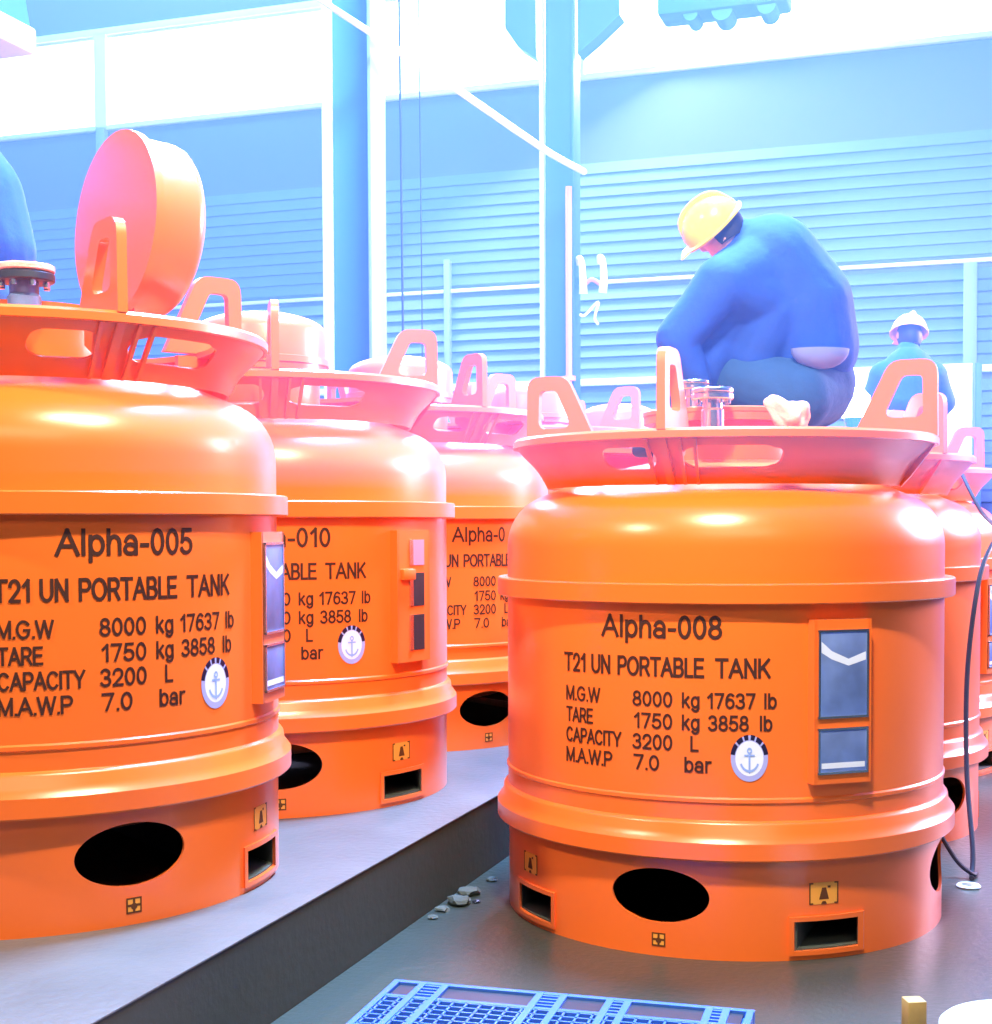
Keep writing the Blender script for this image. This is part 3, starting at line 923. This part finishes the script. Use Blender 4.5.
def person(label, J, hat, facing, hem=None, bulk=1.0, folds=()):
    """J: joints in metres in the hall; facing = the way the face looks"""
    J = {k: Vector(v) for k, v in J.items()}
    root = J['root']
    L = {k: v-root for k, v in J.items()}
    f = Vector(facing).normalized(); up = (L['head']-L['neck']).normalized(); sd = f.cross(up).normalized(); up = sd.cross(f).normalized()
    fr = f.to_track_quat('-Y', 'Z').to_matrix()
    h = L['head']
    caps = [(L['pelvis'], .13, L['spine'], .115), (L['spine'], .115, L['chest'], .125), (L['chest'], .10, L['neck'], .058), (L['neck'], .056, h-up*.04, .058)]
    for s in ('l', 'r'):
        caps += [(L['chest'], .09, L['sh_'+s], .062), (L['sh_'+s], .058, L['el_'+s], .044), (L['el_'+s], .044, L['wr_'+s], .029)]
        caps += hand_caps(L['wr_'+s], L['wr_'+s]-L['el_'+s]+Vector((0, 0, -.05)), sd if s == 'r' else -sd)
        caps += [(L['pelvis'], .11, L['hip_'+s], .095), (L['hip_'+s], .09, L['kn_'+s], .062), (L['kn_'+s], .06, L['an_'+s], .042)]
    e = f.to_track_quat('-Y', 'Z').to_euler()
    ex = [(h, (.076, .095, .112), e), (h + f*.098 - up*.012, (.014, .020, .022), e), (h + f*.060 - up*.075, (.038, .036, .032), e),
          (h + f*.088 - up*.055, (.022, .012, .008), e)]
    for s in (-1, 1): ex.append((h + sd*s*.080 - up*.01 - f*.01, (.010, .020, .032), e))
    o = capsules(caps, 'person', SKIN, None, .0085, ex, 3)
    o.location = root
    tag(o, label, 'person')
    for s in (-1, 1):
        bm = bmesh.new(); bmesh.ops.create_uvsphere(bm, u_segments=10, v_segments=8, radius=.011, matrix=Matrix.Translation(h + f*.088 + sd*s*.030 + up*.012)); fin(bm, 'eye', HAIR, o)
    # hair at the back and sides of the head
    bm = bmesh.new(); bmesh.ops.create_uvsphere(bm, u_segments=24, v_segments=16, radius=1.0)
    bmesh.ops.delete(bm, geom=[v for v in bm.verts if v.co.y < -.35 or v.co.z < -.72], context='VERTS')
    bmesh.ops.transform(bm, matrix=Matrix.Translation(h - f*.008) @ fr.to_4x4() @ Matrix.Diagonal((.084, .104, .120, 1)), verts=bm.verts)
    bmesh.ops.solidify(bm, geom=list(bm.faces), thickness=.006); fin(bm, 'hair', HAIR, o, 60)
    # jacket
    B = bulk
    c = [(L['waist'], .185*B, L['spine'], .20*B), (L['spine'], .20*B, L['chest'], .185*B), (L['chest'], .17*B, L['neck'], .085)]
    for s in ('l', 'r'):
        m_ = L['sh_'+s]*.5+L['el_'+s]*.5
        c += [(L['chest'], .16*B, L['sh_'+s], .105*B), (L['spine'], .15*B, L['sh_'+s], .10*B), (L['sh_'+s], .105*B, m_, .088*B), (m_, .088*B, L['el_'+s], .080*B), (L['el_'+s], .078*B, L['wr_'+s]*.9+L['el_'+s]*.1, .052)]
    for a, ra, b, rb in folds: c.append((Vector(a)-root, ra, Vector(b)-root, rb))
    capsules(c, 'jacket', NAVY, o, .014)
    c = []
    for s in ('l', 'r'):
        m_ = L['hip_'+s]*.5+L['kn_'+s]*.5
        c += [(L['pelvis'], .165*B, L['hip_'+s], .135*B), (L['hip_'+s], .135*B, m_, .112*B), (m_, .112*B, L['kn_'+s], .092*B), (L['kn_'+s], .088*B, L['an_'+s]+Vector((0, 0, .03)), .064)]
    capsules(c, 'trousers', TROUSER, o, .014)
    ff = Vector((f.x, f.y, 0)).normalized()
    for s in ('l', 'r'):
        a = L['an_'+s]
        capsules([(a - ff*.05 + Vector((0, 0, -.03)), .044, a + ff*.06 + Vector((0, 0, -.040)), .042), (a + ff*.06 + Vector((0, 0, -.040)), .042, a + ff*.16 + Vector((0, 0, -.048)), .034)], 'shoe', CABLE, o, .012, smooth=2)
    if hem:
        c_, sc, rot = hem
        bm = bmesh.new(); bmesh.ops.create_uvsphere(bm, u_segments=24, v_segments=12, radius=1.0)
        bmesh.ops.transform(bm, matrix=Matrix.Translation(Vector(c_)-root) @ Euler(rot).to_matrix().to_4x4() @ Matrix.Diagonal((*sc, 1)), verts=bm.verts)
        bmesh.ops.bisect_plane(bm, geom=list(bm.verts)+list(bm.edges)+list(bm.faces), plane_co=Vector(c_)-root, plane_no=(0, 0, 1), clear_outer=True)
        bmesh.ops.holes_fill(bm, edges=[e_ for e_ in bm.edges if e_.is_boundary], sides=0)
        tag(fin(bm, 'shirt_hem', SHIRT, o), 'grey-blue shirt hem showing under the jacket')
    if hat:
        bm = bmesh.new(); prof = [(.132, -.004), (.134, .004), (.122, .012)]
        for k in range(1, 9):
            a_ = k/8*pi/2; prof.append((.122*cos(a_) if k < 8 else 0, .012 + .125*sin(a_)))
        lathe(bm, prof + [(0, .125)] + [(.112*sin(a_), .0 + .122*cos(a_)) for a_ in (.4, .8, 1.2, 1.5)], 40, True)
        bmesh.ops.transform(bm, matrix=Matrix.Diagonal((.98, 1.12, 1, 1)), verts=bm.verts)
        M = Matrix.Translation(h + up*.022 + f*.006) @ Matrix(((sd.x, -f.x, up.x, 0), (sd.y, -f.y, up.y, 0), (sd.z, -f.z, up.z, 0), (0, 0, 0, 1)))
        bmesh.ops.transform(bm, matrix=M, verts=bm.verts)
        ho = fin(bm, 'hard_hat', hat, o, 40)
        bm = bmesh.new(); box(bm, (-.06, -.185, -.004), (.06, -.12, .004), M, .003); fin(bm, 'hat_peak', hat, ho)
        bm = bmesh.new(); tube(bm, curve_pts([M @ Vector((0, -.128, .03)), M @ Vector((0, -.09, .115)), M @ Vector((0, 0, .142)), M @ Vector((0, .09, .115)), M @ Vector((0, .128, .03))], 6), .012, 8); fin(bm, 'hat_ridge', hat, ho)
    return o


def at(x, y, Y):                   # measured image position at depth Y -> metres in the hall
    a, b = x-495.65, y-581.5
    c, s = cos(.038), sin(.038)
    cr, sr = cos(-.004), sin(-.004)
    u = (cr*a+sr*b)/1443.6; vv = -(-sr*a+cr*b)/1443.6
    d = Vector((u, c+s*vv, -s+c*vv))
    return d*(Y/d.y) + Vector((0, 0, EYE))


# worker crouching on Alpha-008, back half turned to the camera, bent to the left over the valves
person('person in navy jacket and yellow hard hat crouching on the tank marked Alpha-008', dict(
    root=(1.30, 6.25, 1.84), pelvis=at(812, 384, 6.32), waist=at(810, 346, 6.28), spine=at(800, 306, 6.26), chest=at(772, 264, 6.22), neck=at(742, 238, 6.20), head=at(719, 230, 6.20),
    sh_l=at(722, 284, 6.04), el_l=at(677, 338, 6.06), wr_l=at(702, 388, 6.10), sh_r=at(792, 266, 6.40), el_r=at(735, 326, 6.42), wr_r=at(722, 384, 6.36),
    hip_l=at(796, 396, 6.14), kn_l=at(682, 362, 6.32), an_l=at(672, 438, 6.28), hip_r=at(816, 394, 6.42), kn_r=at(738, 374, 6.58), an_r=at(800, 440, 6.46)),
    YELLOWHAT, (-.66, .42, -.55), hem=(at(820, 349, 6.06), (.125, .075, .085), (0, .03, .12)), bulk=1.14,
    folds=((at(745, 290, 6.2), .17, at(716, 335, 6.22), .13), (at(770, 310, 6.2), .17, at(752, 352, 6.22), .13), (at(716, 335, 6.22), .13, at(700, 372, 6.2), .10)))
# worker behind, facing away
person('person in dark blue jacket and red hard hat paled by glare, seen from behind at the right', dict(
    root=(2.80, 9.85, 1.90), pelvis=at(906, 420, 9.85), waist=at(906, 404, 9.85), spine=at(907, 388, 9.88), chest=at(908, 374, 9.92), neck=at(908, 352, 9.98), head=at(909, 336, 10.02),
    sh_l=at(884, 376, 9.92), el_l=at(872, 402, 9.95), wr_l=at(882, 420, 10.2), sh_r=at(932, 376, 9.92), el_r=at(944, 402, 9.95), wr_r=at(934, 420, 10.2),
    hip_l=at(894, 424, 9.85), kn_l=at(890, 418, 10.25), an_l=at(890, 458, 10.05), hip_r=at(918, 424, 9.85), kn_r=at(924, 418, 10.25), an_r=at(924, 458, 10.05)),
    REDHAT, (-.05, .9, -.30))
# person at the left edge of the photo
person('person in dark blue jacket bending at the left edge above tank Alpha-005', dict(
    root=(-2.15, 5.55, 2.13), pelvis=at(-16, 284, 5.6), waist=at(-18, 250, 5.6), spine=at(-34, 200, 5.6), chest=at(-66, 152, 5.6), neck=at(-108, 108, 5.6), head=at(-136, 92, 5.6),
    sh_l=at(-86, 175, 5.40), el_l=at(-140, 235, 5.32), wr_l=at(-128, 295, 5.25), sh_r=at(-76, 165, 5.80), el_r=at(-135, 230, 5.9), wr_r=at(-120, 290, 5.9),
    hip_l=at(-28, 296, 5.45), kn_l=at(-130, 280, 5.38), an_l=at(-90, 362, 5.42), hip_r=at(-20, 296, 5.75), kn_r=at(-110, 276, 5.90), an_r=at(-60, 352, 5.75)),
    YELLOWHAT, (-.85, .05, -.5), bulk=1.10)

# ------------------------------------------------------------------ loose things
# pale cloth on the rim beside the worker's foot
bm = bmesh.new(); bmesh.ops.create_icosphere(bm, subdivisions=4, radius=1.0)
for v in bm.verts:
    n = v.co.copy(); v.co *= 1 + .22*sin(5*n.x+1.3)*cos(4*n.z+.5) + .10*sin(11*n.y+3*n.x)
    v.co = Vector((v.co.x*.064, v.co.y*.05, v.co.z*.056))
    if n.x < -.3: v.co.x -= .05*(-n.x-.3); v.co.z += .055*(-n.x-.3)/.7
o = fin(bm, 'crumpled_cloth', RAG, None, 60); o.location = (1.115, 5.44, 1.992)
tag(o, 'crumpled pale pink cloth lying on the rim of Alpha-008 by the worker', 'cloth')

# glowing lamp on the tank behind
t = empty('work_light', (1.825, 7.35, 1.875)); tag(t, 'glowing blue-white work light with cyan base right of the crouching worker', 'lamp')
bm = bmesh.new(); lathe(bm, [(0, 0), (.07, 0), (.05, .10), (.04, .17), (0, .17)], 24); fin(bm, 'stand', DARKSTEEL, t)
bm = bmesh.new(); lathe(bm, [(0, .17), (.030, .17), (.055, .24), (.06, .25), (0, .25)], 24); fin(bm, 'lamp_base', CYANPL, t)
bm = bmesh.new(); lathe(bm, [(0, .25), (.06, .25), (.082, .30), (.075, .36), (.04, .40), (0, .405)], 24); fin(bm, 'bulb', GLOW, t)

# white cabinet behind the second worker
t = empty('white_cabinet', room(-.52, 17.0, 0), -PSI); tag(t, 'tall white cabinet standing right of the second worker, by the back wall', 'cabinet')
bm = bmesh.new(); box(bm, (-.85, -.3, 0), (.45, .3, 3.35), bev=.02); fin(bm, 'body', WHITE, t)
bm = bmesh.new(); box(bm, (.47, -.33, 0), (.54, .3, 3.35), bev=.01); fin(bm, 'side_rail', COLW, t)
bm = bmesh.new(); box(bm, (-.78, -.325, .15), (.38, -.303, 3.22), bev=.01); d_ = fin(bm, 'door', WHITE, t)
bm = bmesh.new(); tube(bm, [(.28, -.35, 1.6), (.28, -.35, 1.8)], .015, 8); fin(bm, 'handle', STEEL, d_)

# cables by the right side of Alpha-008
bm = bmesh.new()
tube(bm, curve_pts([(2.86, 8.95, 1.95), (2.84, 8.45, 1.66), (2.68, 7.60, 1.53), (2.47, 7.15, 1.50), (2.33, 6.95, 1.32), (2.245, 6.85, .90), (2.195, 6.70, .45), (2.16, 6.50, .12), (2.13, 6.42, .012), (2.11, 6.36, .012)], 8), .0115, 8)
tag(fin(bm, 'hanging_cable', CABLE), 'long black cable hanging down to the floor right of Alpha-008', 'cable', 'black cables right of Alpha-008')
bm = bmesh.new()
tube(bm, curve_pts([(1.90, 6.50, .38), (1.98, 6.45, .22), (2.06, 6.42, .08), (2.125, 6.40, .022), (2.16, 6.45, .012)], 8), .0105, 8)
tag(fin(bm, 'short_cable', CABLE), 'short black cable branching off under the band of Alpha-008', 'cable', 'black cables right of Alpha-008')
bm = bmesh.new(); lathe(bm, [(.030, 0), (.048, 0), (.052, .006), (.046, .012), (.032, .012)], 28, True)
o = fin(bm, 'washer', WHITEPL); o.location = (2.06, 6.25, .001); tag(o, 'small white washer ring on the floor right of Alpha-008', 'washer')

# blue plastic pallet in the foreground
PAL = empty('plastic_pallet', (0, 0, 0))
tag(PAL, 'blue plastic pallet with a gridded deck at the bottom edge', 'pallet')
pa, pb = Vector((-.325, 4.54)), Vector((.765, 4.235))
ex_ = (pb-pa).normalized(); ey_ = Vector((ex_.y, -ex_.x))*1.0
PAL.location = (pa.x, pa.y, 0); PAL.rotation_euler = (0, 0, math.atan2(ex_.y, ex_.x))
W_ = (pb-pa).length; D_ = 1.0; T0, T1 = .125, .145


def slab(bm, x0, x1, y0, y1, z0=T0, z1=T1): box(bm, (x0, -y1, z0), (x1, -y0, z1))


bm = bmesh.new()
slab(bm, 0, W_, 0, .022, .04, T1); slab(bm, 0, W_, D_-.022, D_); slab(bm, .002, .022, .004, D_-.004, .06, T1+.0008); slab(bm, W_-.022, W_-.002, .004, D_-.004, .06, T1+.0008)
for x in (.10, .175, .48, .555, .70, .755, 1.0, 1.05): slab(bm, x-.011, x+.011, .004, D_-.004, T0+.001, T1+.0012)
for y in (.145, .42, .50, .70, .90): slab(bm, .004, W_-.004, y-.009, y+.009, T0+.002, T1-.0008)
fin(bm, 'deck_frame', BLUEPL, PAL, 0)
bm = bmesh.new()
x = .03
while x < W_-.03:
    slab(bm, x-.0035, x+.0035, .15, D_, T0+.003, T1-.001); x += .043
y = .16
while y < D_-.03:
    slab(bm, .0, W_, y-.004, y+.004, T0+.003, T1-.001); y += .040
for x0, x1 in ((.10, .175), (.48, .555), (.70, .755), (1.0, 1.05)):
    y = .03
    while y < .14:
        slab(bm, x0, x1, y-.005, y+.005, T0+.003, T1-.001); y += .028
fin(bm, 'deck_grid', BLUEPL, PAL, 0)
bm = bmesh.new()
for x0, x1 in ((.185, .47), (.56, .695), (.76, .995), (.025, .095), (1.055, 1.10)): slab(bm, x0, min(x1, W_-.02), .025, .138, T0+.002, T1-.008)
fin(bm, 'hand_hold_panel', DARKSTEEL, PAL, 0)
for x in (.07, W_/2, W_-.07):
    for y in (.08, D_/2, D_-.08):
        bm = bmesh.new(); box(bm, (x-.06, -y-.06, 0), (x+.06, -y+.06, T0+.002), bev=.008); fin(bm, 'foot', BLUEPL, PAL)

# white tub and wood offcut in the bottom right corner
t = empty('white_tub', (1.55, 4.13, 0)); tag(t, 'white plastic tub cut off by the bottom right corner', 'tub')
bm = bmesh.new(); lathe(bm, [(0, 0), (.225, 0), (.235, .01), (.25, .085), (.256, .09), (.256, .105), (.25, .11)], 48); fin(bm, 'body', WHITEPL, t)
bm = bmesh.new(); lathe(bm, [(0, .112), (.235, .112), (.258, .108), (.260, .118), (.25, .126), (0, .128)], 48); fin(bm, 'lid', WHITEPL, t)
bm = bmesh.new(); box(bm, (-.030, -.03, 0), (.030, .03, .108), bev=.004)
o = fin(bm, 'wood_offcut', WOOD); o.location = (1.297, 4.44, 0); o.rotation_euler = (0, 0, .1); tag(o, 'small brown wood block standing left of the white tub', 'wood')

# crumbs of rubble against the foot of the step
spots = [(-2.07, 5.80, .050), (-2.05, 5.64, .055), (-2.085, 5.52, .032), (-2.05, 6.06, .026), (-2.08, 5.40, .022), (-1.99, 5.68, .018)]
names_ = ['flat grey rubble chip at the foot of the step, middle of the strip', 'largest grey rubble chip at the foot of the step', 'small grey rubble chip left of the largest chip', 'grey rubble chip nearest to tank Alpha-008 at the step', 'leftmost grey rubble crumb at the foot of the step', 'tiny dark crumb in front of the step rubble']
for k, (u, v, s) in enumerate(spots):
    bm = bmesh.new(); bmesh.ops.create_icosphere(bm, subdivisions=2, radius=s)
    for q in bm.verts:
        q.co *= random.uniform(.75, 1.2); q.co.z = max(q.co.z*.45, -s*.25)
    o = fin(bm, 'rubble_chip', RUBBLE if k != 5 else DARKSTEEL, None, 20); o.location = room(u, v, s*.25); o.rotation_euler = (0, 0, k*1.1)
    tag(o, names_[k], 'rubble', 'rubble chips along the step')

# ------------------------------------------------------------------ thin bluish haze added to stand for lens glare
if HAZE:
    m = bpy.data.materials.new('glare_haze'); m.use_nodes = True; nt = m.node_tree
    nt.nodes.remove(nt.nodes['Principled BSDF'])
    v = nt.nodes.new('ShaderNodeVolumeScatter'); v.inputs['Color'].default_value = (.17, .34, 1.0, 1)
    v.inputs['Density'].default_value = HAZE; v.inputs['Anisotropy'].default_value = .2
    nt.links.new(v.outputs[0], nt.nodes['Material Output'].inputs['Volume'])
    bm = bmesh.new(); box(bm, (-14, 3.6, 1.75), (7.5, 13.2, 11.0))
    tag(rfin(bm, 'haze', m, smooth=0), 'thin bluish haze added to the upper hall for lens glare', 'haze', kind='stuff')
